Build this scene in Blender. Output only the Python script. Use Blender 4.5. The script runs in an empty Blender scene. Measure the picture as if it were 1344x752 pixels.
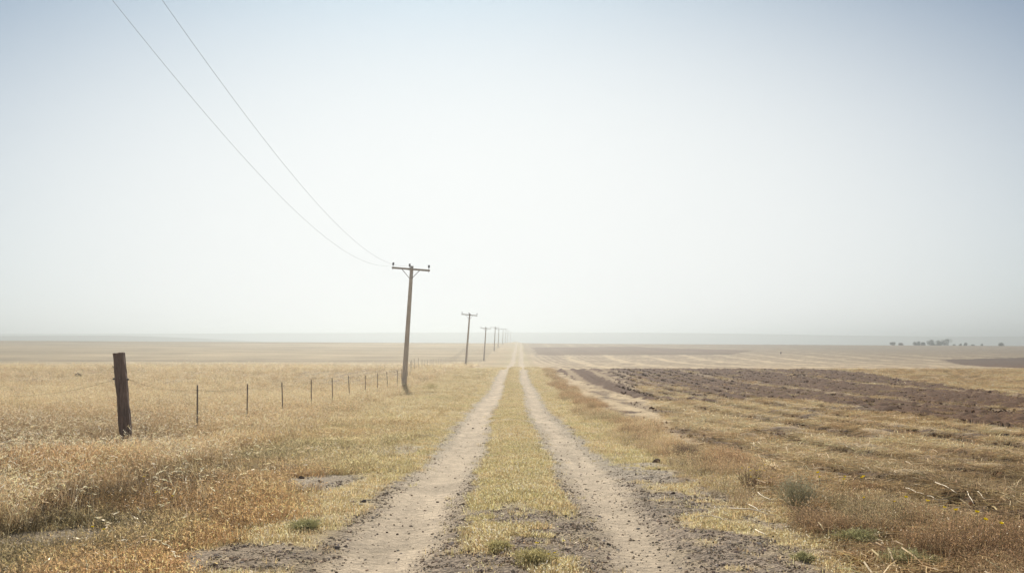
import bpy, bmesh, math, random
import numpy as np
from mathutils import Vector, Matrix

R = math.radians
random.seed(7)
rng = np.random.default_rng(11)
scene = bpy.context.scene
COL = scene.collection

# ------------------------------------------------------------------ numbers of the place
EYE = 1.38                  # lens height above the ground at the camera
F = 1344 * 35 / 36          # focal length in photo pixels
CX, HY = 672.0, 447.0       # centre column and eye level of the photo
SKYM = (.18, .435, .665)
SUN_AZ, SUN_EL = -5.0, 31.0 # degrees: azimuth from straight ahead (+Y), negative = left

# ------------------------------------------------------------------ noise
def _hash(ix, iy, seed):
    h = (ix.astype(np.int64) * 374761393 + iy.astype(np.int64) * 668265263 + seed * 974634769) & 0xffffffff
    h = ((h ^ (h >> 13)) * 1274126177) & 0xffffffff
    h = h ^ (h >> 16)
    return (h & 0xffff) / 65535.0

def vnoise(x, y, seed=0):
    fx, fy = np.floor(x), np.floor(y)
    ix, iy = fx.astype(np.int64), fy.astype(np.int64)
    tx, ty = x - fx, y - fy
    tx = tx * tx * (3 - 2 * tx); ty = ty * ty * (3 - 2 * ty)
    a = _hash(ix, iy, seed); b = _hash(ix + 1, iy, seed)
    c = _hash(ix, iy + 1, seed); d = _hash(ix + 1, iy + 1, seed)
    return (a * (1 - tx) + b * tx) * (1 - ty) + (c * (1 - tx) + d * tx) * ty

def fbm(x, y, scale, seed=0, oct=4, gain=0.5):
    x = np.asarray(x, float) * scale; y = np.asarray(y, float) * scale
    s = 0; a = 1.0; n = 0
    for k in range(oct):
        s = s + a * vnoise(x + 17.3 * k, y - 9.1 * k, seed + k * 31)
        n += a; a *= gain
        x = x * 2.03; y = y * 2.03
    return s / n            # 0..1

def sstep(a, b, x):
    t = np.clip((x - a) / (b - a), 0, 1)
    return t * t * (3 - 2 * t)

# ------------------------------------------------------------------ terrain
KN = np.array([(-60, 1.3), (-30, .7), (0, 0), (7, -.22), (10, -.31), (18, -.65), (34, -1.12), (50, -1.5), (65, -1.72), (80, -1.86),
               (95, -1.77), (108, -1.80), (125, -2.28), (150, -2.62), (200, -3.35), (240, -3.42), (300, -2.42), (350, -1.95),
               (436, -1.4), (500, -.62), (560, -.12), (620, -.6), (700, -3.2), (900, -12), (1300, -22), (1800, -24), (9000, -24)], float)
def hermite(kn, d):
    X, Y = kn[:, 0], kn[:, 1]
    m = np.gradient(Y, X)
    d = np.clip(np.asarray(d, float), X[0], X[-1])
    i = np.clip(np.searchsorted(X, d) - 1, 0, len(X) - 2)
    h = X[i + 1] - X[i]; t = (d - X[i]) / h
    return ((2*t**3 - 3*t**2 + 1) * Y[i] + (t**3 - 2*t**2 + t) * h * m[i] + (-2*t**3 + 3*t**2) * Y[i+1] + (t**3 - t**2) * h * m[i+1])

def xc(d):                                   # centre of the two-wheel track
    d = np.asarray(d, float)
    return 0.012 + 0.0078 * np.clip(d - 80, 0, None) + .10 * np.sin(d / 8.0) * (.6 + .4 * np.sin(d / 21.)) * sstep(5, 20, d) * (1 - sstep(60, 100, d))

def base_z(x, d):
    x = np.asarray(x, float); d = np.asarray(d, float)
    z = hermite(KN, d)
    z = z - 0.0052 * np.clip(x, -900, 900) * sstep(150, 520, d) * (1 - sstep(700, 1200, d))
    ridge = np.where(d < 560, z, 0.0 + (np.clip(d, 560, 900) - 560) * 0.0018)
    w = np.exp(-((x - xc(d) + 3) / 13.0) ** 2) * sstep(540, 600, d) * (1 - sstep(900, 1150, d))
    z = z * (1 - w) + ridge * w
    # two long low ridges far off
    near = 27.0 * (1 - sstep(-560, 60, x)) + 5.0 * fbm(x, d, 1 / 400., 5, 2)
    z = z + near * np.exp(-((d - 1300) / 210.) ** 2)
    far = 43 + 1.2 * np.sin(x / 300. + 2.2) + 1.8 * np.sin(x / 700. - .6) - 9 * sstep(280, 1000, x) + 1.2 * fbm(x, d, 1 / 120., 8, 2)
    z = z + far * (1 - sstep(0, 430, np.abs(d - 2100)))
    return z

def ground_z(x, d, fine=True):
    x = np.asarray(x, float); d = np.asarray(d, float)
    z = base_z(x, d)
    r = x - xc(d)
    fade = 1 - sstep(300, 700, d)
    und = (fbm(x, d, .16, 40, 3) - .5) * .16 + (fbm(x, d, .9, 44, 2) - .5) * .05
    onroad = 1 - sstep(1.6, 2.8, np.abs(r))
    z = z + und * (1 - .75 * onroad) * fade
    tr = np.exp(-((r + 1.0) / .34) ** 2) + np.exp(-((r - 1.0) / .32) ** 2)
    z = z - .055 * tr * fade
    z = z + .05 * np.exp(-(r / .45) ** 2) * fade
    return z

def px(u, v, lift=0.0):                      # photo pixel -> point on the ground
    s = (u - CX) / F; t = (v - HY) / F
    d = np.concatenate([np.linspace(4, 60, 3000), np.linspace(60, 700, 4000)])
    e = (EYE - ground_z(s * d, d)) / d - t
    k = np.argmax(e < 0)
    if not (e < 0).any(): k = len(d) - 1
    y = d[k]; x = s * y
    return float(x), float(y)

def inpoly(x, d, pts):
    ins = np.zeros(x.shape, bool)
    n = len(pts)
    for i in range(n):
        x1, y1 = pts[i]; x2, y2 = pts[(i + 1) % n]
        c = ((y1 > d) != (y2 > d)) & (x < (x2 - x1) * (d - y1) / ((y2 - y1) if y2 != y1 else 1e-9) + x1)
        ins ^= c
    return ins

def gpoly(p): return [px(u, v) for u, v in p]
PLOUGH = gpoly([(726, 485.5), (820, 484.5), (960, 484.5), (1074, 485), (1149, 492), (1213, 502), (1266, 511), (1344, 519), (1500, 532),
                (1500, 586), (1344, 566), (1266, 557), (1226, 549), (1138, 537), (1060, 527), (1000, 524), (930, 527), (860, 527), (805, 517), (752, 498)])
WEDGE = gpoly([(1235, 471.5), (1344, 469), (1500, 467), (1500, 486), (1344, 483.3), (1290, 481)])
FARDARK = gpoly([(699, 456), (830, 455), (990, 460), (960, 465.5), (705, 466)])
ROWS = gpoly([(335, 512), (440, 480), (530, 479), (560, 484), (520, 497), (430, 509)])

def blob(x, d, u, v, ru, rv, seed=0):        # soft patch whose centre was read off the photo, size in metres
    cx_, cd_ = px(u, v)
    w = (fbm(x, d, 1.6, 900 + seed, 3) - .5) * 1.1
    return sstep(1.0, .55, np.sqrt(((x - cx_) / ru) ** 2 + ((d - cd_) / rv) ** 2) + w)

def zones(x, d):
    """masks of what covers the ground at (x, d), each 0..1"""
    x = np.asarray(x, float); d = np.asarray(d, float)
    r = x - xc(d)
    n1 = fbm(x, d, 1.1, 1, 4) - .5
    n2 = fbm(x, d, 4.5, 2, 3) - .5
    n3 = fbm(x, d, .25, 3, 3) - .5
    nz = n1 * .5 + n2 * .28
    Z = {}
    rL, rR = np.abs(r + 1.0), np.abs(r - 1.0)
    core = np.maximum(sstep(.50, .18, rL + nz * .34), .88 * sstep(.44, .12, rR + nz * .34))
    ruts = np.maximum(sstep(.64, .44, rL + nz * .45), sstep(.60, .42, rR + nz * .45))
    Z['core'] = core * sstep(2, 4, d + 4)
    # grey gravel: beside the ruts, and bare patches in median and verges
    near = 1 - sstep(9.2, 10.2, d + n1 * 1.2)
    g = sstep(.66, .40, rL + nz * .7) * .9
    g = np.maximum(g, sstep(.62, .40, rR + nz * .7) * .9)
    med = np.abs(r) < .7
    g = np.maximum(g, near * sstep(.75, .6, np.abs(r)) * (n1 + n2 * .8 + .5 > .28))
    g = np.maximum(g, sstep(.3, .12, np.abs(d - 21.8 - r * .5 + n2 * .8)) * (np.abs(r) < .75) * .9)
    g = np.maximum(g, sstep(.4, .2, np.abs(d - 29.5 + r * .6 + n2)) * (np.abs(r) < .7) * .6)
    g = np.maximum(g, sstep(2.9, 2.0, r + n1 * 1.7) * (r > 1.2) * sstep(21, 14, d + n1 * 5) * sstep(-.14, .04, n1 + n2 * .5 + .02))
    g = np.maximum(g, blob(x, d, 425, 631, .65, 1.3, 1) * .9)
    g = np.maximum(g, blob(x, d, 330, 730, .6, .8, 2) * .9)
    g = np.maximum(g, blob(x, d, 560, 735, .3, .6, 3))
    g = np.maximum(g, blob(x, d, 860, 625, .5, 1.5, 4))
    g = np.maximum(g, blob(x, d, 60, 705, .7, .6, 5) * .75)
    g = np.maximum(g, blob(x, d, 500, 592, .8, 1.5, 6) * .55)
    Z['gravel'] = np.clip(g, 0, 1) * (d < 130)
    Z['ruts'] = ruts
    # right-hand field
    xw, dw = x + n1 * 1.6, d + (n1 * 2.5 + n2 * 1.5) * sstep(10, 60, d)
    pl = inpoly(xw, dw, PLOUGH).astype(float)
    row = .5 + .5 * np.sin((x - xc(d)) * 2 * np.pi / 2.5 + n3 * 1.2)
    row2 = .5 + .5 * np.sin((x - xc(d)) * 2 * np.pi / 8.5 + n3 * 1.6 + 1)
    lft = 1 - sstep(9, 15, r)
    pl = pl * (1 - .75 * sstep(.93, 1.03, row2 + n1 * .25)) * (1 - (.12 + .50 * lft) * sstep(.90 - .3 * lft, 1.0 - .15 * lft, row + n2 * .4))
    Z['row'] = row
    wd = inpoly(x + n1 * 8, d + n1 * 12, WEDGE)
    fd = inpoly(x + n1 * 3, d + n1 * 8, FARDARK)
    Z['plough'] = np.clip(np.maximum(pl, np.maximum(wd * .95, fd * .75)), 0, 1)
    Z['fielddark'] = fd * 1.0
    ph = r + .03 * d + n3 * .45 + n1 * .4
    furrow = .5 + .5 * np.sin(ph * 2 * np.pi / 1.75)
    Z['furrow'] = furrow
    right = sstep(3.1, 4.2, r + n1 * .9)
    Z['right'] = right
    # pale straw on the right
    straw = sstep(-.02, .18, n1 * .6 + n3 * .7 + n2 * .3 + (furrow - .5) * .36 - .02 + .16 * sstep(12, 6, x) * sstep(14, 22, d)) * right
    line = sstep(.80, .97, .5 + .5 * np.sin(r * 2 * np.pi / 11. + n3 * 3)) * sstep(100, 150, d) * right
    edge = sstep(2.2, .4, np.abs(r - 6.2 + n1 * 1.5 - sstep(40, 90, d) * 0)) * sstep(30, 42, d) * (1 - sstep(95, 120, d))
    band = sstep(1.6, .5, np.abs(d - 50 - n1 * 4 - (x - 8) * -.05)) * (x > 6)
    Z['straw'] = np.clip(np.maximum(np.maximum(straw * .8, line), np.maximum(edge * .5, band * .8 * right)) * (1 - Z['plough'] * .8), 0, 1)
    # dark crumbly soil showing through the stubble
    soil = sstep(-.03, .11, (fbm(x, d * .8, .9, 71, 4) - .5) * .9 + (fbm(x, d, .3, 72, 2) - .5) * .4 + .05 * sstep(4, 8, x) - (furrow - .5) * .30) * right * (d < 60)
    Z['soil'] = soil * (1 - Z['plough'])
    # weedy strip between track and field
    w0 = 2.95 + .25 * np.sin(d / 3.1) + n3 * 1.2 + .012 * np.clip(d - 30, 0, 100)
    Z['weeds'] = sstep(.75, .35, np.abs(r - w0) + n1 * .5) * (d < 120)
    # height of the dry grass on the left
    l = -r
    Z['mid'] = sstep(1.9, 3.2, l + n1 * 1.3) * (1 - Z['gravel'])
    Z['tall'] = sstep(4.5, 6.3, l + n1 * 1.4 - sstep(20, 60, d) * 1.2) * (1 - Z['gravel'])
    Z['rows'] = inpoly(x + n1 * 4, d + n1 * 8, ROWS) * (.5 + .5 * np.sign(np.sin(r * 2 * np.pi / 1.6 + n1 * 1.5)))
    dl = d + n3 * 60
    Z['farleft'] = sstep(190, 225, dl) * (r < -8)
    Z['bare'] = np.clip(sstep(.09, .20, fbm(x, d * .55, .42, 91, 4) - .5) * sstep(4.5, 6.5, l), 0, 1)
    Z['green'] = np.clip(sstep(.0, .2, fbm(x, d, .55, 95, 3) - .47), 0, 1)
    Z['n'] = (n1, n2, n3); Z['r'] = r
    return Z

C_GRASS = np.array((.43, .33, .19)); C_ORANGE = np.array((.34, .23, .125)); C_TURF = np.array((.45, .36, .205)); C_GREEN = np.array((.34, .31, .18))
C_TRACK = np.array((.51, .42, .305)); C_GRAVEL = np.array((.30, .26, .22)); C_PLOUGH = np.array((.105, .053, .026)); C_STRAW = np.array((.62, .49, .30))
C_STUB = np.array((.29, .205, .125)); C_OLIVE = np.array((.33, .255, .145)); C_SOIL = np.array((.115, .074, .05)); C_HILL = np.array((.17, .18, .15))

def mixc(a, b, w): return a + (b - a) * np.asarray(w)[..., None]

def albedo(x, d, Z):
    n1, n2, n3 = Z['n']; r = Z['r']
    c = np.zeros(x.shape + (3,)) + C_GRASS
    c = mixc(c, C_ORANGE, np.clip(.5 + n1 * 1.2 + n3 * 1.6, 0, 1) * .7 * sstep(60, 20, d))
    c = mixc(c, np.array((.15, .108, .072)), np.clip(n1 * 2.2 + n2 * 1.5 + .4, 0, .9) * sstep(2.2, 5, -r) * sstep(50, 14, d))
    c = mixc(c, C_TURF, (1 - Z['mid']) * (r < 2.6) * .9)
    c = mixc(c, C_GREEN, Z['green'] * (1 - Z['tall']) * (np.abs(r) < 5) * .35)
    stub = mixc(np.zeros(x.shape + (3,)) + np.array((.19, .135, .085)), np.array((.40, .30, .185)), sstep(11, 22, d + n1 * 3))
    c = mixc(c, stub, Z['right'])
    c = mixc(c, np.array((.26, .19, .12)), Z['right'] * sstep(110, 150, d) * .8)
    c = mixc(c, C_SOIL, Z['soil'] * .92)
    c = mixc(c, C_STRAW, Z['straw'] * .75)
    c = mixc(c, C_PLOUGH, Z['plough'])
    c = mixc(c, C_ORANGE * .95, Z['weeds'] * .6)
    # left far field
    c = mixc(c, C_OLIVE, Z['farleft'])
    bands = fbm(x * .10, d, .03, 77, 4) - .5
    c = c * (1 + (bands * .9 + (fbm(x, d, .08, 79, 4) - .5) * .5) * Z['farleft'])[..., None]
    c = c * (1 + (fbm(x * .5, d, .12, 81, 4) - .5) * .55 * sstep(100, 160, d) * (d < 640))[..., None]
    c = mixc(c, np.array((.17, .12, .08)), Z['bare'] * .8 * (d < 160))
    c = mixc(c, np.array((.17, .13, .09)), Z['rows'] * .75)
    c = mixc(c, np.array((.28, .215, .14)), sstep(240, 330, d) * (r > 2) * (1 - Z['plough']) * (.4 + .5 * sstep(-.1, .1, n3)))
    gcol = mixc(np.zeros(x.shape + (3,)) + np.array((.27, .215, .16)), np.array((.375, .325, .255)), sstep(8.5, 17, d + n1 * 3))
    c = mixc(c, gcol, Z['gravel'] * (.72 + .28 * (n2 > -.1)))
    far = sstep(90, 140, d)
    trk = C_TRACK * (.80 + .40 * fbm(x, d * .10, 6.5, 87, 3) + .35 * (fbm(x, d, 1.3, 88, 4) - .5))[..., None]
    c = mixc(c, trk, np.clip(Z['core'] * (.92 + n2 * .3), 0, 1) * (1 - far) + far * np.maximum(Z['core'], .8 * Z['ruts']) * (d < 950))
    c = c * (1 - .34 * sstep(20, 170, x) * sstep(110, 180, d))[..., None]  # light falling off to the right, painted into the ground colour
    c = c * (1 - .22 * sstep(-60, -200, x) * sstep(150, 260, d))[..., None]  # same painted light falloff on the far left
    hill = sstep(640, 1000, d)
    hb = fbm(x * .12, d, .006, 55, 3)
    c = mixc(c, C_HILL, hill)
    c = c * (1 + (hb - .5) * .8 * hill)[..., None]
    return np.clip(c, .01, .9)

# terrain grid: rows fine near the camera, columns fanning out with distance
rows = np.concatenate([np.linspace(-14, 4.6, 26)[:-1], np.geomspace(4.6, 620, 900), np.linspace(620, 3400, 190)[1:]])
sv = np.concatenate([np.linspace(-1.25, -.58, 60)[:-1], np.linspace(-.58, .58, 720), np.linspace(.58, 1.25, 60)[1:]])
NR, NC = len(rows), len(sv)
D, S = np.meshgrid(rows, sv, indexing='ij')
X = S * (np.maximum(D, 0) + 4.5 + np.maximum(-D, 0) * .4)
Zm = zones(X, D)
H = ground_z(X, D)
mid_ = (D < 140)
H = H + mid_ * (Zm['plough'] * ((fbm(X, D, 2.2, 61, 3) - .5) * .24 + .10 * np.sin((X - xc(D)) * 2 * np.pi / 1.25)) + Zm['right'] * (1 - Zm['plough']) * sstep(4.2, 5.5, Zm['r']) * (Zm['furrow'] - .5) * .11 + Zm['soil'] * (fbm(X, D, 5, 62, 3) - .5) * .10
                + (1 - Zm['core']) * (fbm(X, D, 9, 63, 2) - .5) * .022 + Zm['right'] * (fbm(X, D, 1.5, 66, 3) - .5) * .12)
A = albedo(X, D, Zm)
coords = np.stack([X, D, H], -1).reshape(-1, 3)
kindv = np.zeros((NR, NC), int)
rr = Zm['r']
kindv[(np.abs(rr) < 1.55) & (D < 950)] = 1                   # track
kindv[(D > 1020)] = 3
pj = (inpoly(X, D, PLOUGH) | inpoly(X, D, WEDGE)) & (rr > 3)
kindv[pj] = 2

def terrain_object(name, kind, mat):
    q = np.arange(NR * NC).reshape(NR, NC)
    quads = np.stack([q[:-1, :-1], q[:-1, 1:], q[1:, 1:], q[1:, :-1]], -1).reshape(-1, 4)
    quads = quads[kindv[:-1, :-1].reshape(-1) == kind]
    used = np.unique(quads)
    remap = np.full(NR * NC, -1); remap[used] = np.arange(len(used))
    quads = remap[quads]
    me = bpy.data.meshes.new(name)
    me.vertices.add(len(used)); me.vertices.foreach_set('co', coords[used].astype(np.float32).ravel())
    me.loops.add(len(quads) * 4); me.loops.foreach_set('vertex_index', quads.astype(np.int32).ravel())
    me.polygons.add(len(quads)); me.polygons.foreach_set('loop_start', np.arange(0, len(quads) * 4, 4, dtype=np.int32))
    me.polygons.foreach_set('use_smooth', np.ones(len(quads), bool))
    me.update(calc_edges=True)
    def att(n, arr):
        a = me.attributes.new(n, 'FLOAT', 'POINT'); a.data.foreach_set('value', arr.reshape(-1)[used].astype(np.float32))
    a = me.attributes.new('alb', 'FLOAT_COLOR', 'POINT')
    a.data.foreach_set('color', np.concatenate([A.reshape(-1, 3)[used], np.ones((len(used), 1))], 1).astype(np.float32).ravel())
    att('gravel', np.clip(Zm['gravel'] - Zm['core'] * .8, 0, 1)); att('soil', np.clip(Zm['plough'] + Zm['soil'], 0, 1)); att('core', Zm['core'])
    me.materials.append(mat)
    o = bpy.data.objects.new(name, me); COL.objects.link(o); o['kind'] = 'structure'
    return o

# ------------------------------------------------------------------ materials
def newmat(name):
    m = bpy.data.materials.new(name); m.use_nodes = True
    nt = m.node_tree; nt.nodes.clear()
    out = nt.nodes.new('ShaderNodeOutputMaterial')
    return m, nt, out
def N(nt, t, **kw):
    n = nt.nodes.new(t)
    for k, v in kw.items():
        if k in n.inputs: n.inputs[k].default_value = v
        else: setattr(n, k, v)
    return n
def L(nt, a, b): nt.links.new(a, b)
def noise(nt, vec, scale, detail=4, rough=.6):
    n = N(nt, 'ShaderNodeTexNoise', Scale=scale, Detail=detail, Roughness=rough); L(nt, vec, n.inputs['Vector']); return n
def maprange(nt, src, a, b, c, d):
    n = N(nt, 'ShaderNodeMapRange'); n.inputs[1].default_value = a; n.inputs[2].default_value = b; n.inputs[3].default_value = c; n.inputs[4].default_value = d
    L(nt, src, n.inputs[0]); return n.outputs[0]
def mth(nt, op, a, b=None):
    n = N(nt, 'ShaderNodeMath', operation=op)
    for i, v in enumerate((a, b)):
        if v is None: continue
        if isinstance(v, (int, float)): n.inputs[i].default_value = v
        else: L(nt, v, n.inputs[i])
    return n.outputs[0]
def mulcol(nt, col, fac):
    n = N(nt, 'ShaderNodeVectorMath', operation='SCALE'); L(nt, col, n.inputs[0]); L(nt, fac, n.inputs['Scale']); return n.outputs[0]

def ground_material():
    m, nt, out = newmat('ground_cover')
    tc = N(nt, 'ShaderNodeTexCoord'); P = tc.outputs['Object']
    alb = N(nt, 'ShaderNodeAttribute', attribute_name='alb')
    gr = N(nt, 'ShaderNodeAttribute', attribute_name='gravel'); so = N(nt, 'ShaderNodeAttribute', attribute_name='soil'); co = N(nt, 'ShaderNodeAttribute', attribute_name='core')
    n_f = noise(nt, P, 55, 5, .7); n_m = noise(nt, P, 11, 5, .65); n_l = noise(nt, P, 1.7, 5, .6)
    v1 = N(nt, 'ShaderNodeTexVoronoi', Scale=42.0); L(nt, P, v1.inputs['Vector'])
    f = mth(nt, 'MULTIPLY', maprange(nt, n_f.outputs[0], .3, .7, .72, 1.28), maprange(nt, n_m.outputs[0], .3, .7, .74, 1.26))
    f = mth(nt, 'MULTIPLY', f, maprange(nt, n_l.outputs[0], .3, .7, .84, 1.16))
    # pebble to pebble colour in gravel
    sepc = N(nt, 'ShaderNodeSeparateColor'); L(nt, v1.outputs['Color'], sepc.inputs[0])
    peb = maprange(nt, sepc.outputs[0], 0, 1, .55, 1.5)
    mx = N(nt, 'ShaderNodeMix'); L(nt, gr.outputs['Fac'], mx.inputs[0]); mx.inputs[2].default_value = 1; L(nt, peb, mx.inputs[3])
    f = mth(nt, 'MULTIPLY', f, mx.outputs[0])
    # sparse dark grit on the worn wheel tracks
    v2 = N(nt, 'ShaderNodeTexVoronoi', Scale=16.0); L(nt, P, v2.inputs['Vector'])
    grit = maprange(nt, v2.outputs['Distance'], .08, .14, .7, 1.0)
    mx2 = N(nt, 'ShaderNodeMix'); L(nt, co.outputs['Fac'], mx2.inputs[0]); mx2.inputs[2].default_value = 1; L(nt, grit, mx2.inputs[3])
    f = mth(nt, 'MULTIPLY', f, mx2.outputs[0])
    col = mulcol(nt, alb.outputs['Color'], f)
    bs = N(nt, 'ShaderNodeBsdfPrincipled', Roughness=.95); bs.inputs['Specular IOR Level'].default_value = .12
    L(nt, col, bs.inputs['Base Color'])
    h = mth(nt, 'ADD', mth(nt, 'MULTIPLY', n_f.outputs[0], .5), mth(nt, 'MULTIPLY', n_m.outputs[0], 1.6))
    h = mth(nt, 'ADD', h, mth(nt, 'MULTIPLY', mth(nt, 'MULTIPLY', v1.outputs['Distance'], -1.2), gr.outputs['Fac']))
    bp = N(nt, 'ShaderNodeBump', Strength=.7, Distance=.022); L(nt, h, bp.inputs['Height']); L(nt, bp.outputs[0], bs.inputs['Normal'])
    L(nt, bs.outputs[0], out.inputs[0])
    return m
M_GROUND = ground_material()

def plant_material(name, trans=.4, gloss=.06, tint=True, colour=(.4, .3, .15)):
    """colour = per-clump tint x per-blade variation carried by the mesh"""
    m, nt, out = newmat(name)
    b = N(nt, 'ShaderNodeAttribute', attribute_name='var')
    if tint:
        t = N(nt, 'ShaderNodeAttribute', attribute_name='tint', attribute_type='INSTANCER'); tcol = t.outputs['Color']
    else:
        rgb = N(nt, 'ShaderNodeRGB'); rgb.outputs[0].default_value = (*colour, 1); tcol = rgb.outputs[0]
    mul = N(nt, 'ShaderNodeVectorMath', operation='MULTIPLY'); L(nt, tcol, mul.inputs[0]); L(nt, b.outputs['Color'], mul.inputs[1])
    di = N(nt, 'ShaderNodeBsdfDiffuse'); tr = N(nt, 'ShaderNodeBsdfTranslucent'); gl = N(nt, 'ShaderNodeBsdfGlossy', Roughness=.38)
    gl.inputs['Color'].default_value = (1, .93, .8, 1)
    cap = N(nt, 'ShaderNodeVectorMath', operation='MINIMUM'); cap.inputs[1].default_value = (.86, .82, .74); L(nt, mul.outputs[0], cap.inputs[0])
    L(nt, cap.outputs[0], di.inputs[0]); L(nt, cap.outputs[0], tr.inputs[0])
    m1 = N(nt, 'ShaderNodeMixShader'); m1.inputs[0].default_value = trans; L(nt, di.outputs[0], m1.inputs[1]); L(nt, tr.outputs[0], m1.inputs[2])
    m2 = N(nt, 'ShaderNodeMixShader'); m2.inputs[0].default_value = gloss; L(nt, m1.outputs[0], m2.inputs[1]); L(nt, gl.outputs[0], m2.inputs[2])
    L(nt, m2.outputs[0], out.inputs[0])
    return m
M_DRY = plant_material('dry_grass_blades', .5, .05)
M_STRAW = plant_material('loose_straw', .3, .012)
M_STONE_I = plant_material('loose_stones', 0, 0)

def rock_material(name, colour):
    m, nt, out = newmat(name)
    tc = N(nt, 'ShaderNodeTexCoord'); n = noise(nt, tc.outputs['Object'], 30, 5, .7)
    f = maprange(nt, n.outputs[0], .3, .7, .6, 1.4)
    rgb = N(nt, 'ShaderNodeRGB'); rgb.outputs[0].default_value = (*colour, 1)
    bs = N(nt, 'ShaderNodeBsdfPrincipled', Roughness=.95); bs.inputs['Specular IOR Level'].default_value = .15
    L(nt, mulcol(nt, rgb.outputs[0], f), bs.inputs['Base Color'])
    bp = N(nt, 'ShaderNodeBump', Strength=.8, Distance=.01); L(nt, n.outputs[0], bp.inputs['Height']); L(nt, bp.outputs[0], bs.inputs['Normal'])
    L(nt, bs.outputs[0], out.inputs[0]); return m

def wood_material(name, c1, c2, scale=1.0):
    m, nt, out = newmat(name)
    tc = N(nt, 'ShaderNodeTexCoord'); mp = N(nt, 'ShaderNodeMapping'); mp.inputs['Scale'].default_value = (14 * scale, 14 * scale, 1.1 * scale)
    L(nt, tc.outputs['Object'], mp.inputs[0])
    n = noise(nt, mp.outputs[0], 3, 8, .7); n2 = noise(nt, tc.outputs['Object'], 2.3, 4, .6)
    f = mth(nt, 'ADD', mth(nt, 'MULTIPLY', n.outputs[0], .75), mth(nt, 'MULTIPLY', n2.outputs[0], .25))
    cr = N(nt, 'ShaderNodeValToRGB'); cr.color_ramp.elements[0].position = .36; cr.color_ramp.elements[1].position = .66
    cr.color_ramp.elements[0].color = (*c1, 1); cr.color_ramp.elements[1].color = (*c2, 1); L(nt, f, cr.inputs[0])
    bs = N(nt, 'ShaderNodeBsdfPrincipled', Roughness=.85); bs.inputs['Specular IOR Level'].default_value = .25
    L(nt, cr.outputs[0], bs.inputs['Base Color'])
    bp = N(nt, 'ShaderNodeBump', Strength=.8, Distance=.01); L(nt, n.outputs[0], bp.inputs['Height']); L(nt, bp.outputs[0], bs.inputs['Normal'])
    L(nt, bs.outputs[0], out.inputs[0]); return m

def simple_material(name, colour, rough=.6, metal=0.0):
    m, nt, out = newmat(name)
    tc = N(nt, 'ShaderNodeTexCoord'); n = noise(nt, tc.outputs['Object'], 25, 4, .6)
    rgb = N(nt, 'ShaderNodeRGB'); rgb.outputs[0].default_value = (*colour, 1)
    bs = N(nt, 'ShaderNodeBsdfPrincipled', Roughness=rough, Metallic=metal)
    L(nt, mulcol(nt, rgb.outputs[0], maprange(nt, n.outputs[0], .3, .7, .8, 1.2)), bs.inputs['Base Color'])
    L(nt, bs.outputs[0], out.inputs[0]); return m

M_POST = wood_material('old_sleeper_wood', (.085, .06, .048), (.28, .20, .16))
M_POLE = wood_material('weathered_pole_wood', (.42, .36, .29), (.70, .61, .50), .6)
M_ARM = wood_material('crossarm_wood', (.28, .24, .20), (.50, .43, .35), .6)
M_STEEL = simple_material('rusty_post_steel', (.21, .175, .15), .7, .1)
M_WIRE = simple_material('dull_wire', (.10, .095, .09), .6, .4)
M_LINE = simple_material('power_line_cable', (.06, .06, .065), .7)
M_INSUL = simple_material('grey_porcelain', (.12, .125, .13), .35)
M_CLOD = rock_material('dark_earth', (.14, .098, .075))
M_STONE = rock_material('grey_stone', (.20, .175, .16))
M_PALE = rock_material('pale_chip', (.62, .57, .49))
M_STALK = simple_material('bleached_stalk', (.74, .62, .43), .6)
M_YELLOW = plant_material('yellow_petals', .35, .02, False, (.85, .66, .02))
M_STEM = plant_material('thin_green_stem', .3, .03, False, (.22, .22, .09))
M_SAGE = plant_material('sage_leaves', .3, .03, False, (.43, .40, .27))
M_TWIG = plant_material('brown_twigs', 0, .03, False, (.20, .135, .10))
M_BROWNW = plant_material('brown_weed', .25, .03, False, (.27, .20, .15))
M_GREENW = plant_material('green_weed', .35, .04, False, (.40, .385, .20))
M_OLIVEW = plant_material('olive_weed', .35, .04, False, (.52, .46, .23))
M_TANW = plant_material('tan_weed', .35, .04, False, (.50, .38, .23))
M_LEAF = plant_material('tree_leaves', .25, .02, False, (.085, .105, .07))
M_LEAF_DRY = plant_material('dry_tree_leaves', .25, .02, False, (.15, .115, .085))
M_BARK = wood_material('tree_bark', (.04, .03, .025), (.12, .09, .07))

terrain_object('ground', 0, M_GROUND)
terrain_object('dirt_track', 1, M_GROUND)
terrain_object('ploughed_field', 2, M_GROUND)
terrain_object('hills', 3, M_GROUND)

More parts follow.
